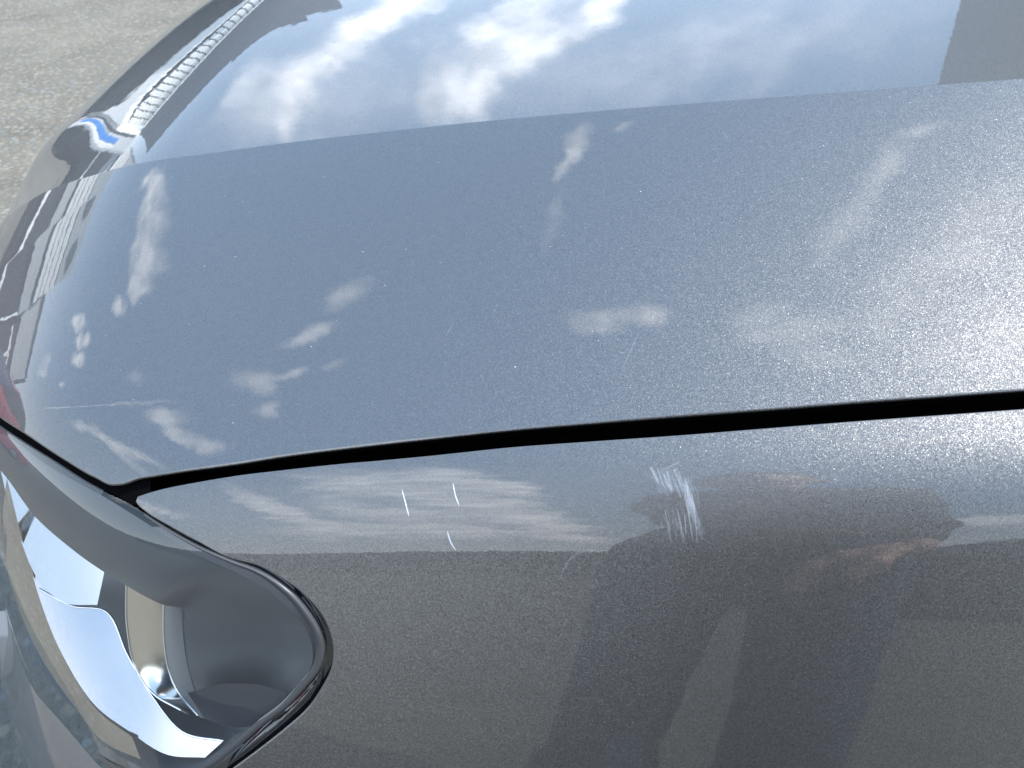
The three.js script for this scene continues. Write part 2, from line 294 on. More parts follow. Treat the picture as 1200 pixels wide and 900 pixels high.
// hood: side facet, crease, top, nose, all one pressing with a folded hem
{
  const gapEdge = [[0.9, 0.032], [0.6, 0.0155], [0.42, 0.0055], [0.2722, -0.0042], [0.1861, -0.0106], [0.1415, -0.0136], [0.0959, -0.0168], [0.0492, -0.0196], [0.0015, -0.0219], [-0.0471, -0.0228], [-0.0766, -0.023], [-0.126, -0.0226], [-0.1591, -0.021], [-0.1854, -0.0202], [-0.2035, -0.0204], [-0.2169, -0.0211], [-0.2245, -0.0207], [-0.229, -0.0212], [-0.2348, -0.0225], [-0.2444, -0.0278], [-0.2518, -0.032], [-0.2788, -0.0505], [-0.3029, -0.0693], [-0.332, -0.0935], [-0.38, -0.1392], [-0.43, -0.2012], [-0.47, -0.2762], [-0.492, -0.3512]];
  const edge = curve(gapEdge), NU = 900, NV = 90, us = Array.from({ length: NU + 1 }, (_, i) => i / NU);
  const crease = (u) => { const e = edge(u); const x = e.x > -0.19 ? e.x : -0.19 + (e.x + 0.19) * 1.0; return x; };
  const facet = sheet(NU, NV, (u, v) => {
    const e = edge(u), cx = crease(u), cz = creaseZ(cx), w = v < 0.02 ? v : v, x = lerp(cx, e.x, w), z = lerp(cz, e.y, w), q = onField(hoodSide, x, z);
    if (v === 0) q.n.add(onField(hoodTop, x, z - 0.001).n).normalize();
    peel(q.n, q.p); return { p: q.p.toArray(), n: q.n.toArray(), uv: [x / FLAKE_TILE, z / FLAKE_TILE] };
  }, us, [0, 0.002, ...Array.from({ length: NV - 1 }, (_, j) => (j + 1) / (NV - 1))]);
  const last = facet.attributes;
  const rim = us.map((u) => { const a = edge(Math.max(0, u - 0.001)), b = edge(Math.min(1, u + 0.001)), e = edge(u), q = onField(hoodSide, e.x, e.y); const t = new THREE.Vector3(b.x - a.x, hoodSide(b.x, b.y) - hoodSide(a.x, a.y), b.y - a.y).normalize(); const o = q.n.clone().cross(t).normalize(); if (o.z < 0 && e.x > -0.3 || o.x > 0.5) o.negate(); return { p: q.p, n: q.n, o }; });
  const fold = hem(rim, 0.0017, 0);
  const top = sheet(420, 240, (u, v) => {
    const x0 = lerp(0.9, -0.496, u), cz = creaseZ(x0), w = v * v * 0.55 + v * 0.45, z = lerp(cz, -0.98, w), x = x0 + (u > 0.5 ? (u - 0.5) * 2 : 0) * 0.07 * w, q = onField(hoodTop, x, z);
    if (v === 0) q.n.add(onField(hoodSide, x, cz + 0.001).n).normalize();
    peel(q.n, q.p); return { p: q.p.toArray(), n: q.n.toArray(), uv: [x / FLAKE_TILE, z / FLAKE_TILE + 0.37] };
  }, null, [0, 0.0012, ...Array.from({ length: 239 }, (_, j) => (j + 1) / 239)]);
  const hood = part('hood', [facet, fold, top], paint, car, 'grey metallic bonnet with a sharp crease along it');
  part('hood_flange', sheet(rim.length - 1, 2, (u, v) => { const e = rim[Math.round(u * (rim.length - 1))]; return { p: e.p.clone().addScaledVector(e.o, 0.0016 - 0.006 * v).addScaledVector(e.n, -0.0015 - 0.02 * v).toArray() }; }), black, hood);
}

// front fender
const topEdge = [[-0.2156, 0.0096], [-0.2123, 0.0086], [-0.2057, 0.0068], [-0.1924, 0.0045], [-0.1577, 0.0019], [-0.1243, 0.0016], [-0.0949, 0.0018], [-0.0755, 0.0023], [-0.0466, 0.0025], [-0.0275, 0.0022], [0.0009, 0.0016], [0.0474, 0.0019], [0.0929, 0.0024], [0.1376, 0.0027], [0.1815, 0.0033], [0.2665, 0.0055], [0.42, 0.009], [0.6, 0.012], [0.9, 0.016]];
const frontEdge = [[-0.2156, 0.0096], [-0.2167, 0.0115], [-0.2101, 0.0173], [-0.1954, 0.0259], [-0.1791, 0.0359], [-0.1629, 0.0465], [-0.1455, 0.0534], [-0.1339, 0.0614], [-0.1213, 0.0733], [-0.1111, 0.0894], [-0.1077, 0.104], [-0.1078, 0.1141], [-0.1106, 0.1247], [-0.1176, 0.1368], [-0.1287, 0.1507], [-0.1448, 0.1641], [-0.1649, 0.1791], [-0.1793, 0.1895], [-0.20, 0.205], [-0.215, 0.222], [-0.222, 0.26], [-0.215, 0.34], [-0.19, 0.45], [-0.16, 0.56]];
const fenderTop = curve(topEdge), fenderFront = curve(frontEdge);
{
  const NU = 420, NV = 330, A = fenderTop(0), B = fenderTop(1), C = fenderFront(1), D = new THREE.Vector3(0.9, 0.6, 0);
  const us = Array.from({ length: NU + 1 }, (_, i) => (i / NU) ** 1.25);
  const map2 = (u, v) => {
    const t = fenderTop(u), f = fenderFront(v), b = new THREE.Vector3(lerp(C.x, D.x, u), lerp(C.y, D.y, u), 0), r = new THREE.Vector3(0.9, lerp(B.y, D.y, v), 0);
    return [(1 - v) * t.x + v * b.x + (1 - u) * f.x + u * r.x - ((1 - u) * (1 - v) * A.x + u * (1 - v) * B.x + (1 - u) * v * C.x + u * v * D.x),
      (1 - v) * t.y + v * b.y + (1 - u) * f.y + u * r.y - ((1 - u) * (1 - v) * A.y + u * (1 - v) * B.y + (1 - u) * v * C.y + u * v * D.y)];
  };
  const skin = sheet(NU, NV, (u, v) => { const [x, s] = map2(u, v), q = onSide(x, s); peel(q.n, q.p); return { p: q.p.toArray(), n: q.n.toArray(), uv: [x / FLAKE_TILE + 0.13, s / FLAKE_TILE + 0.71] }; }, us);
  const along = (f, n, flip) => Array.from({ length: n + 1 }, (_, i) => {
    const t = i / n, e = f(t), a = f(Math.max(0, t - 0.002)), b = f(Math.min(1, t + 0.002)), q = onSide(e.x, e.y), d = sidePoint(b.x, b.y).sub(sidePoint(a.x, a.y)).normalize(), o = q.n.clone().cross(d).normalize().multiplyScalar(flip); return { p: q.p, n: q.n, o };
  });
  const eTop = along(fenderTop, 300, 1), eFront = along(fenderFront, 260, -1), folds = [hem(eTop, 0.0009, 0), hem(eFront, 0.0012, 0)];
  const fender = part('front_fender', [skin, ...folds], paint, car, 'grey metallic front fender with white scratches and a scuff');

  for (const [e, d] of [[eTop, 0.02], [eFront, 0.012]]) part('fender_flange', sheet(e.length - 1, 2, (u, v) => { const q = e[Math.round(u * (e.length - 1))]; return { p: q.p.clone().addScaledVector(q.o, 0.0007 - 0.003 * v).addScaledVector(q.n, -0.0007 - d * v).toArray() }; }), black, fender);

  // scratches through the lacquer: slivers of pale primer that follow the skin
  const scratch = new THREE.MeshStandardMaterial({ name: 'scratched lacquer', color: new THREE.Color().setRGB(0.46, 0.49, 0.53), roughness: 0.8 });
  const scuffMat = new THREE.MeshStandardMaterial({ name: 'scuffed lacquer', color: new THREE.Color().setRGB(0.5, 0.53, 0.58), roughness: 0.85, transparent: true, opacity: 0.2 });
  const hazeMat = scuffMat.clone(); hazeMat.opacity = 0.08; hazeMat.name = 'hazed lacquer';
  const ribbon = (pts, w, seed) => {
    const f = curve(pts), r = rng(seed), n = 26, edge = Array.from({ length: n + 1 }, () => [r(), r()]);
    return sheet(n, 3, (u, v) => {
      const e = f(u), a = f(Math.max(0, u - 0.02)), b = f(Math.min(1, u + 0.02)), i = Math.round(u * n), len = Math.hypot(b.x - a.x, b.y - a.y), nx = -(b.y - a.y) / len, ny = (b.x - a.x) / len;
      const k = w * Math.min(1, 6 * u + 0.15, 6 * (1 - u) + 0.15) * (0.75 + 0.35 * edge[i][0]), c = (edge[i][1] - 0.5) * w * 0.06, off = (v - 0.5) * k + c, q = onSide(e.x + nx * off, e.y + ny * off);
      return { p: q.p.addScaledVector(q.n, v === 0 || v === 1 ? 0.00005 : 0.00012).toArray(), n: q.n.toArray() };
    });
  };
  const singles = [
    [[[-0.0608, 0.0189], [-0.0592, 0.026], [-0.0575, 0.034]], 0.00075, 'short white scratch nearest the headlight'],
    [[[-0.0324, 0.018], [-0.0312, 0.0252], [-0.0294, 0.031]], 0.0007, 'short white scratch to the upper right'],
    [[[-0.0368, 0.0441], [-0.0354, 0.0504], [-0.0328, 0.0556]], 0.00075, 'short white scratch lowest on the shoulder'],
  ];
  singles.forEach(([pts, w, label], i) => part('scratch', ribbon(pts, w, 100 + i), scratch, fender, label));
  part('scratch', ribbon([[0.0235, 0.0756], [0.0267, 0.0688], [0.0301, 0.064], [0.0361, 0.0613], [0.0439, 0.06]], 0.0016, 140), hazeMat, fender, 'faint curved scratch below the shoulder line');
  const fan = rng(31);
  for (let i = 0; i < 46; i++) {
    const k = i % 3, x0 = k === 0 ? lerp(0.074, 0.089, fan()) : k === 1 ? 0.0925 + 0.0022 * gauss(fan) : lerp(0.079, 0.0945, fan()), s0 = k === 0 ? lerp(0.017, 0.024, fan()) : k === 1 ? lerp(0.023, 0.036, fan()) : lerp(0.038, 0.048, fan());
    const l = k === 0 ? lerp(0.006, 0.013, fan()) : k === 1 ? lerp(0.008, 0.02, fan()) : Math.min(lerp(0.006, 0.018, fan()), 0.0605 - s0), lean = k === 0 ? 0.33 : 0.17;
    part('scuff_line', ribbon([[x0, s0], [x0 + lean * l * 0.52 + 0.0002 * gauss(fan), s0 + l * 0.5], [x0 + lean * l, s0 + l]], lerp(0.00035, 0.0009, fan() ** 2), 400 + i), hazeMat, fender);
  }
  const veil = scuffMat.clone(); veil.opacity = 0.055; veil.name = 'dulled lacquer';
  for (let i = 0; i < 9; i++) { const up = i < 4, x0 = up ? 0.0755 + i * 0.0038 : 0.0885 + (i - 4) * 0.0012, s0 = up ? 0.018 + 0.002 * fan() : 0.025 + 0.003 * (i - 4); const l = up ? 0.013 : 0.022; part('scuff_haze', ribbon([[x0, s0], [x0 + 0.13 * l, s0 + l / 2], [x0 + 0.26 * l, s0 + l]], 0.0034, 600 + i), veil, fender); }
  const lines = [[[0.0739, 0.0175], [0.0773, 0.027]], [[0.0748, 0.0182], [0.0778, 0.0277]], [[0.0774, 0.0184], [0.0803, 0.0295]], [[0.0804, 0.0203], [0.0898, 0.0165]], [[0.0826, 0.028], [0.084, 0.0314]], [[0.086, 0.0192], [0.0895, 0.0305]], [[0.0862, 0.0277], [0.0888, 0.0357]], [[0.0913, 0.0242], [0.0931, 0.0334], [0.0953, 0.0436]], [[0.0907, 0.0268], [0.091, 0.0358], [0.0939, 0.0599]], [[0.092, 0.0269], [0.0923, 0.0463]], [[0.093, 0.0347], [0.0945, 0.04], [0.0961, 0.0611]], [[0.0943, 0.0335], [0.0953, 0.0439]], [[0.0799, 0.0408], [0.0828, 0.0598]], [[0.0862, 0.0406], [0.0888, 0.0599]], [[0.0776, 0.0478], [0.0787, 0.0513]], [[0.0899, 0.0435], [0.0903, 0.0555]], [[0.0815, 0.0468], [0.0821, 0.0522]], [[0.0806, 0.022], [0.0825, 0.03]], [[0.0823, 0.0205], [0.0842, 0.0327]], [[0.0925, 0.0288], [0.0938, 0.0412]]];
  lines.forEach((l, i) => part('scuff_line', ribbon(l.length > 2 ? l : [l[0], [(l[0][0] + l[1][0]) / 2, (l[0][1] + l[1][1]) / 2], l[1]], [0.0011, 0.0007, 0.0008, 0.0005, 0.0008, 0.0006, 0.0008, 0.0014, 0.0007, 0.0009, 0.0006, 0.0008, 0.0006, 0.0006, 0.0006, 0.0007, 0.0005, 0.0012, 0.0014, 0.0009][i], 200 + i), scuffMat, fender));
}

// hairline scratches in the bonnet and dust lying on it
{
  const hood = car.children.find((o) => o.name === 'hood'), hair = new THREE.MeshStandardMaterial({ name: 'hairline scratch', color: new THREE.Color().setRGB(0.45, 0.47, 0.5), roughness: 0.8, transparent: true, opacity: 0.13 }), r = rng(61);
  const line = (x, z, dx, dz, w) => sheet(14, 1, (u, v) => { const l = Math.hypot(dx, dz), k = (v - 0.5) * w * (0.3 + Math.sin(Math.PI * u)), q = onField(hoodSide, x + dx * u - dz / l * k, z + dz * u + dx / l * k); return { p: q.p.addScaledVector(q.n, 0.00006).toArray(), n: q.n.toArray() }; });
  const lines = [[0.066, -0.047, 0.013, -0.022], [0.155, -0.215, 0.002, 0.012], [-0.036, -0.083, 0.005, -0.008], [0.185, -0.04, 0.001, 0.014]];
  for (const [x, z, dx, dz] of lines) part('hairline_scratch', line(x, z, dx, dz, 0.00045), hair, hood);
  const dust = new THREE.InstancedMesh(new THREE.IcosahedronGeometry(0.5, 0).scale(1, 0.4, 1), new THREE.MeshStandardMaterial({ name: 'dust', color: new THREE.Color().setRGB(0.55, 0.53, 0.49), roughness: 1 }), 520), o = new THREE.Object3D();
  for (let i = 0; i < 520; i++) {
    const side = r() < 0.6, x = lerp(-0.28, 0.42, r()), z = side ? creaseZ(x) + lerp(0.01, 0.225, r()) : creaseZ(x) - 0.32 * r(), q = onField(side ? hoodSide : hoodTop, x, z), k = 0.0002 + 0.00035 * r() ** 4;
    o.position.copy(q.p); o.quaternion.setFromUnitVectors(new THREE.Vector3(0, 1, 0), q.n); o.rotateY(r() * 6); o.scale.set(k * (0.6 + r()), k, k * (0.6 + r())); o.updateMatrix(); dust.setMatrixAt(i, o.matrix);
  }
  dust.name = 'dust_specks'; dust.userData.kind = 'stuff'; hood.add(shadows(dust));
}

// the trough under the shut line
{
  const g = sheet(120, 4, (u, v) => { const x = lerp(0.9, -0.262, u), z = sideZ(x) - 0.04 + v * 0.05, y = sideY(x) - 0.028 - 0.006 * Math.sin(v * Math.PI); return { p: [x, y, z] }; });
  part('shut_line_seal', g, black, car);
}
// inner body: the wing's liner behind the fender, hood underside and bumper core keep light out of the gaps
part('inner_liner', [box(1.2, 0.5, 0.5, 0.42, 0.56, -0.33, 0.02), box(0.5, 0.45, 0.42, -0.12, 0.42, -0.42, 0.02)], black, car);

// ------------------------------------------------------------------ headlight
const lamp = new THREE.Group(); lamp.name = 'headlight'; lamp.userData.label = 'clear wraparound headlight with chrome inside'; car.add(lamp);
const lensTop = curve([[-0.44, -0.006], [-0.38, -0.004], [-0.33, -0.003], [-0.3046, -0.0022], [-0.2809, -0.0005], [-0.2596, 0.0034], [-0.2371, 0.0086], [-0.2224, 0.0132], [-0.2112, 0.0187]]);
const lensRight = curve([[-0.2112, 0.0187], [-0.1956, 0.0284], [-0.1794, 0.0384], [-0.1602, 0.0488], [-0.1468, 0.0553], [-0.1371, 0.0626], [-0.126, 0.0744], [-0.1184, 0.087], [-0.114, 0.0973], [-0.1122, 0.1075], [-0.1129, 0.1142], [-0.116, 0.123], [-0.1251, 0.1344], [-0.1389, 0.148], [-0.1567, 0.1608], [-0.1736, 0.1749], [-0.1904, 0.1881], [-0.21, 0.2], [-0.24, 0.212], [-0.2927, 0.2234]]);
const lensLow = curve([[-0.44, 0.2235], [-0.40, 0.2215], [-0.3731, 0.219], [-0.3385, 0.2135], [-0.3144, 0.2175], [-0.2927, 0.2234]]);
const lensUV = (u, v) => {
  const A = lensTop(0), B = lensTop(1), C = lensLow(1), D = lensLow(0), t = lensTop(u), r = lensRight(v), b = lensLow(u), l = { x: -0.44, y: lerp(A.y, D.y, v) };
  const f = (k) => (1 - v) * t[k] + v * b[k] + (1 - u) * l[k] + u * r[k] - ((1 - u) * (1 - v) * A[k] + u * (1 - v) * B[k] + (1 - u) * v * D[k] + u * v * C[k]);
  return [f('x'), f('y')];
};
{
  const clear = new THREE.MeshPhysicalMaterial({ name: 'clear lens', color: 0xffffff, transmission: 1, thickness: 0, roughness: 0, ior: 1.55 });
  part('lens', sheet(160, 160, (u, v) => { const [x, s] = lensUV(u, v), q = onSide(x, s); return { p: q.p.addScaledVector(q.n, -0.0006).toArray(), n: q.n.toArray() }; }), clear, lamp, 'clear curved lens');
  part('upper_seal', sheet(80, 6, (u, v) => { const e = lensTop(u), q = onSide(e.x, lerp(e.y - 0.028, e.y + 0.001, v)); return { p: q.p.addScaledVector(q.n, -0.0045).toArray() }; }), black, lamp);
  // bowl behind it
  const bowl = new THREE.MeshStandardMaterial({ name: 'smoked grey housing', color: new THREE.Color().setRGB(0.16, 0.16, 0.158), roughness: 0.5 }), smoked = new THREE.MeshPhysicalMaterial({ name: 'smoked grey plastic', color: new THREE.Color().setRGB(0.062, 0.068, 0.07), roughness: 0.38 });
  part('housing', sheet(60, 60, (u, v) => { const [x, s] = lensUV(u, v), q = onSide(x, s), d = 0.010 + 0.17 * Math.pow(Math.max(0, Math.sin(Math.PI * u)), 0.2) * Math.pow(Math.max(0, Math.sin(Math.PI * v)), 0.25); return { p: q.p.addScaledVector(q.n, -d).toArray() }; }), bowl, lamp);
  const loft = (A, B, n, m, bulge, dir) => { const a = curve(A), b = curve(B); return sheet(n, m, (u, v) => { const p = a(u).lerp(b(u), v), k = 4 * v * (1 - v) * bulge; return { p: [p.x + dir[0] * k, p.y + dir[1] * k, p.z + dir[2] * k] }; }); };
  const OUT = [-0.5, 0.4, 0.75];
  const bezelM = new THREE.MeshStandardMaterial({ name: 'grey bezel', color: new THREE.Color().setRGB(0.17, 0.165, 0.155), roughness: 0.55 });
  const mirror = new THREE.MeshPhysicalMaterial({ name: 'reflector coating', color: new THREE.Color().setRGB(0.5, 0.5, 0.5), metalness: 1, roughness: 0.12 });
  const chrome = new THREE.MeshPhysicalMaterial({ name: 'chrome', color: new THREE.Color().setRGB(0.84, 0.85, 0.86), metalness: 1, roughness: 0.16 });
  const weave = (A, B, n, m, bulge) => { const mk = (p) => new THREE.CatmullRomCurve3(p.map((q) => new THREE.Vector3(...q)), false, 'centripetal'), a = mk(A), b = mk(B); return sheet(n, m, (u, v) => { const p = a.getPoint(u).lerp(b.getPoint(u), v), k = 4 * v * (1 - v) * bulge(u); return { p: [p.x + OUT[0] * k, p.y + OUT[1] * k, p.z + OUT[2] * k] }; }); };
  part('bezel', weave(
    [[-0.3554, 0.8223, -0.1037], [-0.3251, 0.8301, -0.082], [-0.2836, 0.831, -0.0493], [-0.2398, 0.8298, -0.0212], [-0.214, 0.824, -0.0058], [-0.1838, 0.8109, 0.0093], [-0.1621, 0.8027, 0.0164], [-0.1411, 0.7904, 0.0245], [-0.1244, 0.772, 0.0344], [-0.1229, 0.7512, 0.0433], [-0.1367, 0.7297, 0.0498], [-0.1553, 0.7109, 0.0543], [-0.1739, 0.6953, 0.0578]],
    [[-0.366, 0.7997, -0.1052], [-0.3376, 0.7982, -0.0777], [-0.3138, 0.7862, -0.0534], [-0.2851, 0.7796, -0.031], [-0.2569, 0.7742, -0.0124], [-0.2209, 0.7631, 0.0048], [-0.2114, 0.7502, 0.0005], [-0.214, 0.7369, 0.0028], [-0.2159, 0.7214, 0.0078], [-0.216, 0.7072, 0.0141], [-0.2133, 0.6919, 0.0213], [-0.2064, 0.6773, 0.0288], [-0.1891, 0.6708, 0.0402]], 140, 24, (u) => lerp(0.004, -0.014, smooth(0.4, 0.75, u))), smoked, lamp, 'smoky grey inner bezel of the headlight');
  part('upper_reflector', loft([[-0.3634, 0.7807, -0.1078], [-0.3305, 0.7675, -0.0751], [-0.3, 0.7613, -0.0516], [-0.2692, 0.7572, -0.0305]], [[-0.3515, 0.7628, -0.081], [-0.3234, 0.7392, -0.0387], [-0.301, 0.7352, -0.0221], [-0.2741, 0.7408, -0.0141]], 30, 20, 0, OUT), mirror, lamp);
  const BL = [[-0.3418, 0.7419, -0.0636], [-0.326, 0.7183, -0.0322], [-0.3103, 0.7002, -0.008], [-0.2856, 0.6801, 0.019], [-0.2615, 0.6699, 0.0332], [-0.2351, 0.6608, 0.0461], [-0.2096, 0.6593, 0.0489]], BR = [[-0.3296, 0.7259, -0.0423], [-0.3053, 0.7187, -0.032], [-0.2813, 0.716, -0.0276], [-0.2647, 0.6986, -0.0043], [-0.2468, 0.6829, 0.0167], [-0.2245, 0.6689, 0.0359], [-0.1977, 0.6654, 0.0413]];
  part('lower_reflector', loft(BR, BL, 50, 20, 0, OUT), mirror, lamp);
  part('reflector_edge', tube(BR, 0.0008), chrome, lamp);
  part('added_mirror_strip', loft([[-0.3526, 0.7644, -0.0716], [-0.3635, 0.7075, -0.0589], [-0.3436, 0.6753, -0.0267], [-0.3126, 0.6597, 0.0054], [-0.2871, 0.6501, 0.0281], [-0.2526, 0.6575, 0.0469]], [[-0.3418, 0.7936, -0.0827], [-0.3373, 0.7474, -0.0586], [-0.3268, 0.7126, -0.0344], [-0.3136, 0.6921, -0.0116], [-0.2865, 0.6746, 0.0188], [-0.2564, 0.671, 0.0388]], 50, 14, 0, OUT), mirror, lamp, 'added mirror strip standing for the asphalt reflected in the outer edge of the lens');  // mirror strip added to brighten the asphalt reflection seen in the lens
  part('dark_reflection_patch', loft([[-0.2129, 0.7052, 0.0304], [-0.1872, 0.7201, 0.0352], [-0.1618, 0.7282, 0.0417], [-0.1407, 0.7287, 0.0489]], [[-0.2056, 0.6857, 0.037], [-0.1909, 0.6889, 0.0443], [-0.1733, 0.6973, 0.0511], [-0.154, 0.7116, 0.0526]], 24, 8, 0, OUT), flat('dark reflection colour', 0.022, 0.026, 0.032, 0.45), lamp);  // dark patch put in place of something dark reflected in the lens
  const barrelM = new THREE.MeshPhysicalMaterial({ name: 'satin barrel', color: new THREE.Color().setRGB(0.66, 0.63, 0.56), metalness: 1, roughness: 0.14 });
  const C0 = [[-0.2429, 0.7713, -0.0078], [-0.2488, 0.74, 0.0039], [-0.2479, 0.7119, 0.0163], [-0.2381, 0.6987, 0.0256], [-0.2207, 0.6905, 0.0331]], C1 = [[-0.2239, 0.7552, -0.006], [-0.2284, 0.7299, 0.0044], [-0.229, 0.7072, 0.0143], [-0.2245, 0.6923, 0.0219], [-0.2138, 0.6787, 0.0301]], D1 = [[-0.2146, 0.7465, -0.0041], [-0.2169, 0.7254, 0.0052], [-0.2167, 0.7057, 0.0141], [-0.2138, 0.6886, 0.0221], [-0.2051, 0.6735, 0.03]];
  part('projector_barrel', loft(C0, C1, 30, 10, 0.002, OUT), barrelM, lamp);
  part('projector_ring', loft(C1, D1, 30, 6, 0.002, OUT), bezelM, lamp);
  part('projector_rim', tube(C0, 0.0007), chrome, lamp);
  part('projector_rim', tube(C1, 0.0009), chrome, lamp);
  // the moulded rim of the lens, and the black seal round it
  const rimPts = Array.from({ length: 121 }, (_, i) => lensRight(i / 120)), rimM = new THREE.MeshPhysicalMaterial({ name: 'moulded lens rim', color: new THREE.Color().setRGB(0.035, 0.037, 0.04), roughness: 0.3, clearcoat: 1, clearcoatRoughness: 0.02 });
  const inward = (i) => { const a = rimPts[Math.max(0, i - 1)], b = rimPts[Math.min(120, i + 1)], l = Math.hypot(b.x - a.x, b.y - a.y); return [-(b.y - a.y) / l, (b.x - a.x) / l]; };
  part('lens_rim', sheet(120, 8, (u, v) => {
    const i = Math.round(u * 120), e = rimPts[i], [nx, ny] = inward(i), w = 0.0038 * smooth(0, 0.35, u) + 0.0014, t = v * w + 0.0014 * smooth(0.25, 0.5, u), q = onSide(e.x + nx * t, e.y + ny * t), h = 0.0007 * Math.sin(Math.PI * (0.12 + v * 0.88)) - 0.001 * (1 - v) * (v < 0.01 ? 3 : 0);
    return { p: q.p.addScaledVector(q.n, h).toArray() };
  }), rimM, lamp, 'pale moulded rim along the rear edge of the lens');
  part('seal', sheet(160, 6, (u, v) => {
    const f = fenderFront(u * 0.76), i = Math.round(u * 120), e = rimPts[i], x = lerp(f.x, e.x, v), s = lerp(f.y, e.y, v), q = onSide(x, s);
    return { p: q.p.addScaledVector(q.n, -0.0042 + 0.0028 * Math.sin(Math.PI * v) * smooth(0.2, 0.6, u)).toArray() };
  }), gloss, lamp, 'black rubber seal between lens and fender');
}
// bumper skin below the headlight
{
  const bl = curve([[-0.46, 0.2285], [-0.40, 0.2265], [-0.3731, 0.224], [-0.3385, 0.2185], [-0.3144, 0.2225], [-0.2927, 0.2284], [-0.25, 0.2225], [-0.224, 0.232]]);
  const skin = sheet(120, 80, (u, v) => { const t = bl(u), x = t.x, s = lerp(t.y, 0.52, v), q = onSide(x, s), k = smooth(0, 0.25, v) * 0.02; q.p.addScaledVector(q.n, k); q.n.y += 0.25 * (1 - smooth(0.0, 0.3, v)) ; q.n.normalize(); return { p: q.p.toArray(), n: q.n.toArray(), uv: [x / FLAKE_TILE, s / FLAKE_TILE] }; });
  const front = sheet(60, 24, (u, v) => { const z = lerp(-0.255, -0.98, u), y = lerp(0.625, 0.26, v); return { p: [-0.455 - 0.045 * Math.sin(Math.PI * Math.min(1, u * 1.2) / 2) - 0.03 * Math.sin(Math.PI * v), y, z] }; });
  part('front_bumper', front, paintEdge, car);
  const gr = part('grille', box(0.03, 0.17, 0.66, -0.44, 0.71, -0.64, 0.01), black, car);
  for (let i = 0; i < 4; i++) part('slat', box(0.02, 0.012, 0.64, -0.462, 0.65 + i * 0.038, -0.64, 0.004), paintEdge, gr);
  part('bumper', skin, paintEdge, car, 'grey bumper corner below the headlight');
}
// ------------------------------------------------------------------ what the lacquer mirrors: the person beside the car, parked cars, buildings across the yard
// one skin round a set of tapered bones, joined smoothly
function skinOf(bones, cell, blend = 0.03, tweak) {
  const lo = new THREE.Vector3(9, 9, 9), hi = lo.clone().negate();
  for (const [a, b, ra, rb] of bones) for (const [p, r] of [[a, ra], [b, rb]]) { const v = new THREE.Vector3(...p); lo.min(v.clone().subScalar(r + 0.05)); hi.max(v.clone().addScalar(r + 0.05)); }
  const size = hi.clone().sub(lo), L = Math.max(size.x, size.y, size.z), n = Math.ceil(L / cell) + 4, mid = lo.clone().add(hi).multiplyScalar(0.5), half = n * cell / 2;
  const mc = new MarchingCubes(n, new THREE.MeshStandardMaterial(), false, false, 400000); mc.isolation = 0;
  const p = new THREE.Vector3();
  for (let k = 0; k < n; k++) for (let j = 0; j < n; j++) for (let i = 0; i < n; i++) {
    p.set((i / n * 2 - 1) * half + mid.x, (j / n * 2 - 1) * half + mid.y, (k / n * 2 - 1) * half + mid.z);
    let sum = 0, best = 9;
    for (const [a, b, ra, rb] of bones) {
      const ux = b[0] - a[0], uy = b[1] - a[1], uz = b[2] - a[2], wx = p.x - a[0], wy = p.y - a[1], wz = p.z - a[2], l = ux * ux + uy * uy + uz * uz, t = l ? clamp((wx * ux + wy * uy + wz * uz) / l, 0, 1) : 0;
      const d = Math.hypot(wx - ux * t, wy - uy * t, wz - uz * t) - lerp(ra, rb, t);
      if (d < best) best = d; if (d < 0.3) sum += Math.exp(-d / blend);
    }
    let d = best > 0.28 ? best : -blend * Math.log(sum + 1e-30);
    if (tweak) d += tweak(p);
    mc.field[k * n * n + j * n + i] = -d;
  }
  mc.update();
  const c = mc.count, g = new THREE.BufferGeometry(), P = new Float32Array(c * 3), N = new Float32Array(c * 3);
  for (let i = 0; i < c; i++) { for (let q = 0; q < 3; q++) { P[i * 3 + q] = mc.positionArray[i * 3 + q] * half + mid.getComponent(q); N[i * 3 + q] = mc.normalArray[i * 3 + q]; } }
  g.setAttribute('position', new THREE.BufferAttribute(P, 3)); g.setAttribute('normal', new THREE.BufferAttribute(N, 3)); g.setAttribute('uv', new THREE.BufferAttribute(new Float32Array(c * 2), 2));
  return g;
}
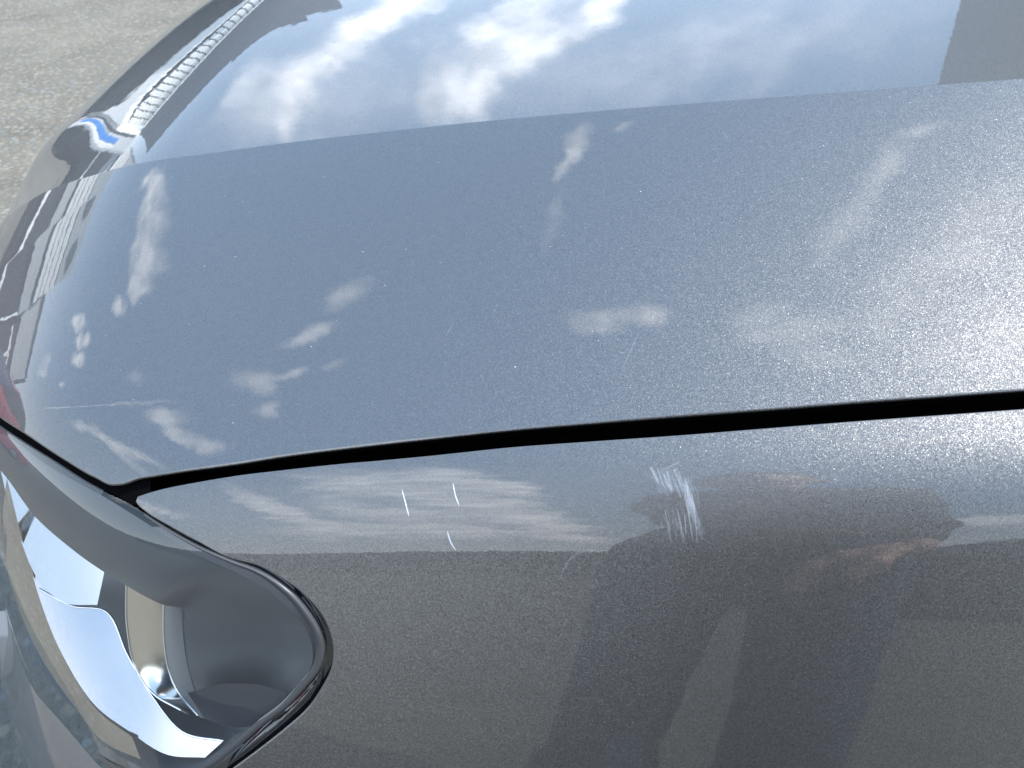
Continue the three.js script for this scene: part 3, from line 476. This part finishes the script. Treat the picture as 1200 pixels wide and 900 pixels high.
{
  const who = thing('person', 'person in blue jeans and a brown grey jumper standing beside the fender, mirrored in it', 'person', [0, 0, 0]);
  const skin = flat('skin', 0.6, 0.36, 0.28, 0.55), denim = flat('denim', 0.03, 0.055, 0.115, 0.9), dark = flat('brown grey jumper', 0.085, 0.078, 0.074, 0.95), hairM = flat('brown hair', 0.03, 0.02, 0.014, 0.6), shoe = flat('shoe', 0.05, 0.05, 0.05, 0.6);
  const hand = (w, dir, s) => {   // five fingers from a palm; w the wrist, dir the way the hand hangs
    const f = [], d = new THREE.Vector3(...dir).normalize(), side = new THREE.Vector3(0, 0, -1).addScaledVector(d, d.z).normalize(), inn = d.clone().cross(side).multiplyScalar(s), W = new THREE.Vector3(...w);
    const at = (a, b, c) => W.clone().addScaledVector(d, a).addScaledVector(side, b).addScaledVector(inn, c).toArray();
    f.push([at(0, 0, 0), at(0.05, 0, 0), 0.024, 0.027], [at(0.05, 0.014, 0), at(0.085, 0.02, 0), 0.02, 0.018], [at(0.05, -0.014, 0), at(0.085, -0.018, 0), 0.02, 0.018]);
    [[0.026, 0.066], [0.009, 0.075], [-0.009, 0.07], [-0.025, 0.055]].forEach(([b, l]) => { f.push([at(0.09, b, 0), at(0.09 + l * 0.5, b, 0.008), 0.0095, 0.0088], [at(0.09 + l * 0.5, b, 0.008), at(0.09 + l * 0.9, b * 0.9, 0.03), 0.0088, 0.0075]); });
    f.push([at(0.03, 0.025, 0.004), at(0.065, 0.048, 0.02), 0.012, 0.0105], [at(0.065, 0.048, 0.02), at(0.098, 0.05, 0.03), 0.0105, 0.009]);
    return f;
  };
  const neck = [0.17, 1.37, 0.6], headC = [0.165, 1.51, 0.56];
  const shR = [0.305, 1.31, 0.62], elR = [0.328, 1.01, 0.67], wrR = [0.318, 0.86, 0.57], shL = [0.065, 1.31, 0.62], elL = [0.085, 1.06, 0.61], wrL = [0.13, 1.12, 0.46];
  const body = skinOf([[neck, [0.167, 1.44, 0.58], 0.052, 0.05], [[0.165, 1.54, 0.575], [0.165, 1.5, 0.555], 0.085, 0.075], [[0.165, 1.45, 0.535], [0.165, 1.44, 0.51], 0.048, 0.03], [[0.165, 1.5, 0.483], [0.165, 1.478, 0.468], 0.008, 0.012],
    [[0.078, 1.5, 0.58], [0.078, 1.48, 0.58], 0.014, 0.01], [[0.252, 1.5, 0.58], [0.252, 1.48, 0.58], 0.014, 0.01], [neck, [0.17, 1.2, 0.62], 0.06, 0.1], [[0.17, 1.3, 0.61], shR, 0.06, 0.045], [[0.17, 1.3, 0.61], shL, 0.06, 0.045],
    [shR, elR, 0.045, 0.038], [elR, wrR, 0.038, 0.025], [shL, elL, 0.045, 0.038], [elL, wrL, 0.038, 0.025]], 0.011, 0.012);
  const handR = skinOf(hand(wrR, [-0.75, -0.3, -0.1], 1), 0.005, 0.004), handL = skinOf(hand(wrL, [0.6, 0.25, -0.7], -1), 0.005, 0.004);
  part('body', [body, handR, handL], skin, who);
  const hipR = [0.252, 0.82, 0.64], knR = [0.175, 0.46, 0.6], anR = [0.16, 0.10, 0.64], hipL = [0.052, 0.82, 0.64], knL = [-0.032, 0.46, 0.6], anL = [-0.04, 0.10, 0.64];
  const fold = (p) => 0.006 * (noise3(p.x * 22, p.y * 30 + p.x * 14, p.z * 22) - 0.5) + 0.004 * Math.sin(p.y * 70 + p.x * 40) * smooth(0.12, 0.0, Math.abs(p.y - 0.47));
  part('jeans', skinOf([[[0.155, 0.95, 0.64], [0.155, 0.89, 0.65], 0.135, 0.12], [hipR, knR, 0.085, 0.066], [knR, anR, 0.066, 0.06], [hipL, knL, 0.085, 0.056], [knL, anL, 0.066, 0.06], [[0.1, 0.87, 0.64], [0.21, 0.87, 0.64], 0.11, 0.11]], 0.013, 0.014, fold), denim, who);
  part('jumper', skinOf([[[0.165, 0.92, 0.635], [0.165, 1.08, 0.64], 0.132, 0.126], [[0.165, 1.1, 0.63], [0.17, 1.27, 0.61], 0.135, 0.12], [[0.1, 1.2, 0.62], [0.24, 1.2, 0.62], 0.12, 0.12], [[0.17, 1.3, 0.61], shR, 0.075, 0.064], [[0.17, 1.3, 0.61], shL, 0.075, 0.064], [shR, elR, 0.066, 0.055], [elR, [0.322, 0.905, 0.602], 0.05, 0.04], [shL, elL, 0.064, 0.055], [elL, [0.11, 1.105, 0.5], 0.052, 0.042]], 0.013, 0.016, fold), dark, who);
  part('hair', skinOf([[[0.165, 1.565, 0.6], [0.165, 1.57, 0.57], 0.088, 0.082], [[0.165, 1.5, 0.635], [0.165, 1.54, 0.61], 0.06, 0.08]], 0.011, 0.02), hairM, who);
  for (const a of [anR, anL]) part('shoe', skinOf([[[a[0], 0.045, a[2] + 0.03], [a[0], 0.04, a[2] - 0.16], 0.045, 0.038], [[a[0], 0.09, a[2]], [a[0], 0.05, a[2]], 0.045, 0.05]], 0.011, 0.012), shoe, who);
}
// a parked car: body by cross-sections along its length, wheels, windows, lamps
function parkedCar(name, label, [x, y, z], turn, colour) {
  const t = thing(name, label, 'car', [x, y, z], turn);
  const lac = new THREE.MeshPhysicalMaterial({ name: 'car lacquer', color: new THREE.Color().setRGB(...colour), roughness: 0.4, metalness: 0.2, clearcoat: 1, clearcoatRoughness: 0.03 }), glass = new THREE.MeshPhysicalMaterial({ name: 'dark car glass', color: new THREE.Color().setRGB(0.02, 0.025, 0.03), roughness: 0.04 }), tyreM = flat('tyre', 0.015, 0.015, 0.016, 0.9), alloy = flat('alloy', 0.5, 0.5, 0.52, 0.3, { metalness: 0.9 });
  const lower = new THREE.Shape(); lower.moveTo(-2.1, 0.3); lower.lineTo(-2.15, 0.62); lower.quadraticCurveTo(-2.1, 0.78, -1.1, 0.9); lower.lineTo(1.5, 0.95); lower.quadraticCurveTo(2.05, 0.93, 2.12, 0.7); lower.lineTo(2.1, 0.3);
  lower.lineTo(1.62, 0.28); lower.absarc(1.25, 0.32, 0.37, 0, Math.PI, false); lower.lineTo(-0.9, 0.25); lower.absarc(-1.3, 0.32, 0.37, 0, Math.PI, false); lower.lineTo(-2.1, 0.3);
  const bodyG = new THREE.ExtrudeGeometry(lower, { depth: 1.5, bevelEnabled: true, bevelSize: 0.09, bevelThickness: 0.12, bevelSegments: 4, curveSegments: 12 }).translate(0, 0, -0.75);
  part('body', bodyG, lac, t);
  const cab = new THREE.Shape(); cab.moveTo(-1.05, 0.9); cab.quadraticCurveTo(-0.4, 1.38, 0, 1.42); cab.lineTo(0.75, 1.42); cab.quadraticCurveTo(1.3, 1.36, 1.75, 0.92); cab.lineTo(-1.05, 0.9);
  part('cabin_glass', new THREE.ExtrudeGeometry(cab, { depth: 1.2, bevelEnabled: true, bevelSize: 0.04, bevelThickness: 0.1, bevelSegments: 3 }).translate(0, 0, -0.6), glass, t);
  const roofG = new THREE.ExtrudeGeometry((() => { const s = new THREE.Shape(); s.moveTo(-0.35, 1.40); s.quadraticCurveTo(0.2, 1.50, 0.9, 1.46); s.lineTo(1.15, 1.38); s.lineTo(-0.35, 1.38); return s; })(), { depth: 1.15, bevelEnabled: true, bevelSize: 0.03, bevelThickness: 0.05 }).translate(0, 0, -0.575);
  part('roof', roofG, lac, t);
  for (const sx of [-1.3, 1.25]) for (const s of [-1, 1]) {
    const w = part('wheel', new THREE.TorusGeometry(0.25, 0.075, 10, 28).translate(sx, 0.325, s * 0.76), tyreM, t);
    part('rim', new THREE.CylinderGeometry(0.2, 0.2, 0.1, 20).rotateX(Math.PI / 2).translate(sx, 0.325, s * 0.78), alloy, w);
  }
  for (const s of [-1, 1]) part('headlamp', box(0.12, 0.14, 0.36, -2.15, 0.64, s * 0.55, 0.05), flat('lamp glass', 0.75, 0.78, 0.8, 0.1), t);
  part('grille', box(0.06, 0.2, 0.6, -2.21, 0.5, 0, 0.02), tyreM, t);
  return t;
}
const dirTo = (az, d) => [Math.cos(az * RAD) * d, 0, Math.sin(az * RAD) * d];
parkedCar('parked_car', 'red parked car in front of the grey car, mirrored in the bonnet corner', dirTo(-163, 7.5), 0.5, [0.42, 0.012, 0.02]);
{
  const h = thing('low_hedge', 'low clipped dark green hedge along the far side behind the person', 'hedge', [-5, 0, 13]), r = rng(91), leaf = new THREE.PlaneGeometry(0.09, 0.06), g = [];
  const o = new THREE.Object3D(), leaves = new THREE.InstancedMesh(leaf, new THREE.MeshStandardMaterial({ name: 'hedge leaf', color: new THREE.Color().setRGB(0.045, 0.058, 0.03), roughness: 0.8, side: THREE.DoubleSide }), 16000);
  for (let i = 0; i < 16000; i++) { const x = lerp(-15, 13, r()), top = 0.8 + 0.09 * noise2(x * 1.7, 3) + 0.05 * noise2(x * 6, 8); o.position.set(x, top * Math.sqrt(r()), 0.4 * (r() - 0.5) * 2); o.rotation.set(r() * 6, r() * 6, r() * 6); o.scale.setScalar(0.6 + r()); o.updateMatrix(); leaves.setMatrixAt(i, o.matrix); }
  leaves.name = 'foliage'; leaves.userData.kind = 'stuff'; h.add(shadows(leaves));
  for (let x = -14.8; x < 13; x += 0.4) g.push(new THREE.CylinderGeometry(0.012, 0.02, 0.7, 5).translate(x, 0.35, 0.1 * (r() - 0.5)));
  part('stems', g, flat('hedge stems', 0.04, 0.03, 0.02), h);
}
parkedCar('parked_car', 'dark grey parked car behind the person, mirrored in the fender', [2.9, 0, 7.6], 0.1, [0.06, 0.065, 0.07]);

// the long building ahead: glass base, white canopy, ribbed light panels, dark fascia
{
  const wallM = flat('dark glazed base', 0.03, 0.035, 0.04, 0.25), whiteM = flat('white trim', 0.84, 0.85, 0.84, 0.5), panelM = flat('ribbed light panel', 0.74, 0.75, 0.73, 0.6), slotM = flat('shadow gap', 0.022, 0.023, 0.026), fasciaM = flat('dark grey fascia', 0.036, 0.04, 0.047, 0.7), paleM = flat('pale grey cladding', 0.42, 0.45, 0.46, 0.6);
  const C = dirTo(-112.5, 14);
  const b = thing('long_building', 'low building with ribbed pale panels under a dark fascia, mirrored along the bonnet nose', 'building', C, -(-112.5 + 90) * RAD);
  const Lb = 4.8;
  part('base_wall', box(Lb, 1.0, 6, 0, 0.5, -3), wallM, b);
  part('canopy', box(Lb + 0.2, 0.26, 1.0, 0.1, 1.0, 0.2, 0.03), whiteM, b);
  part('panel_back', box(Lb, 1.2, 5.9, 0, 1.85, -3), slotM, b);
  for (let i = 0; i < 30; i++) part('panel', box(0.128, 1.12, 0.1, -Lb / 2 + 0.08 + i * (Lb / 30), 1.83, 0, 0.01), panelM, b);
  part('white_line', box(Lb, 0.16, 0.3, 0, 2.49, 0.05, 0.02), whiteM, b);
  part('fascia', box(Lb + 0.3, 2.6, 6, 0, 3.86, -2.9), fasciaM, b);
  part('parapet', box(1.9, 0.5, 5, 1.1, 5.35, -3.2), fasciaM, b);
  part('pier', box(0.5, 2.6, 0.6, -Lb / 2 - 0.3, 1.3, 0.3, 0.1), whiteM, b);
  const bn = thing('banner_sign', 'small blue and white banner on a post between the two mirrored buildings', 'sign', dirTo(-124.2, 10.5), 34 * RAD);
  part('banner', box(0.1, 0.75, 0.04, 0.05, 0.95, 0, 0.01), flat('blue print', 0.03, 0.25, 0.72, 0.5), bn); part('stripe', box(0.07, 0.75, 0.045, -0.05, 0.95, 0, 0.01), whiteM, bn); part('post', new THREE.CylinderGeometry(0.03, 0.03, 2.0, 10).translate(0.17, 1.0, 0), fasciaM, bn);
  const D = dirTo(-135.5, 14);
  const w = thing('pale_building', 'pale grey building with dark oval windows and stacked bands, mirrored in the bonnet corner', 'building', D, -(-135.5 + 90) * RAD);
  part('base_wall', box(5.6, 1.72, 5, 0, 0.86, -2.6), slotM, w); part('white_rail', box(5.6, 0.12, 0.2, 0, 0.98, 0.0, 0.02), whiteM, w);
  part('band', box(5.8, 0.54, 5, 0, 2.0, -2.5, 0.03), paleM, w);
  part('dark_band', box(5.6, 0.2, 5, 0, 2.37, -2.6), fasciaM, w);
  for (let i = 0; i < 4; i++) part('ribbed_band', box(5.7, 0.25, 5, 0, 2.6 + i * 0.3, -2.5 - i * 0.03, 0.02), whiteM, w);
  part('rib_back', box(5.5, 1.3, 4.8, 0, 3.1, -2.6), slotM, w);
  part('upper_wall', box(5.6, 1.5, 5, 0, 4.45, -2.6), paleM, w);
  for (const x of [-2.2, -0.9, 1.2]) part('oval_window', new THREE.SphereGeometry(0.34, 20, 12).scale(1.25, 1, 0.25).translate(x, 4.45, -0.08), wallM, w);
  const E2 = dirTo(-151.5, 14.5);
  const k = thing('grey_block', 'grey flat roofed block with white framed dark windows, mirrored beside the red car', 'building', E2, -(-151.5 + 90) * RAD);
  part('wall', box(2.3, 2.0, 4, 0, 1.0, -2), fasciaM, k); part('roof_slab', box(2.4, 1.15, 4.2, 0, 2.56, -2, 0.03), paleM, k); part('coping', box(2.5, 0.14, 4.3, 0, 3.2, -2), fasciaM, k); part('end_wall', box(0.5, 3.1, 4.0, -1.35, 1.55, -2), slotM, k);
  for (const x of [-0.62, 0.02, 0.62]) { const f = part('window', box(0.5, 1.1, 0.06, x, 1.1, 0.02), slotM, k); part('frame', [box(0.06, 1.2, 0.09, x - 0.3, 1.1, 0.02), box(0.56, 0.07, 0.09, x, 1.68, 0.02)], whiteM, f); }
  // the tall grey wall beyond the bonnet on the right
  const t = thing('grey_tower', 'tall plain grey building whose corner is mirrored at the right end of the bonnet', 'building', [10.1, 0, -12.8], 0);
  part('wall', box(6, 13, 1.6, 0, 6.5, 0), flat('grey render', 0.22, 0.222, 0.205, 0.9), t);
  part('front_bay', box(5.3, 13.2, 0.4, 0.37, 6.6, 0.8), flat('paler render', 0.28, 0.28, 0.262, 0.9), t);
  part('cornice', box(6.4, 0.4, 2.2, 0, 13.3, 0.1), flat('stone', 0.25, 0.25, 0.24), t);
}
renderer.render(scene, camera);
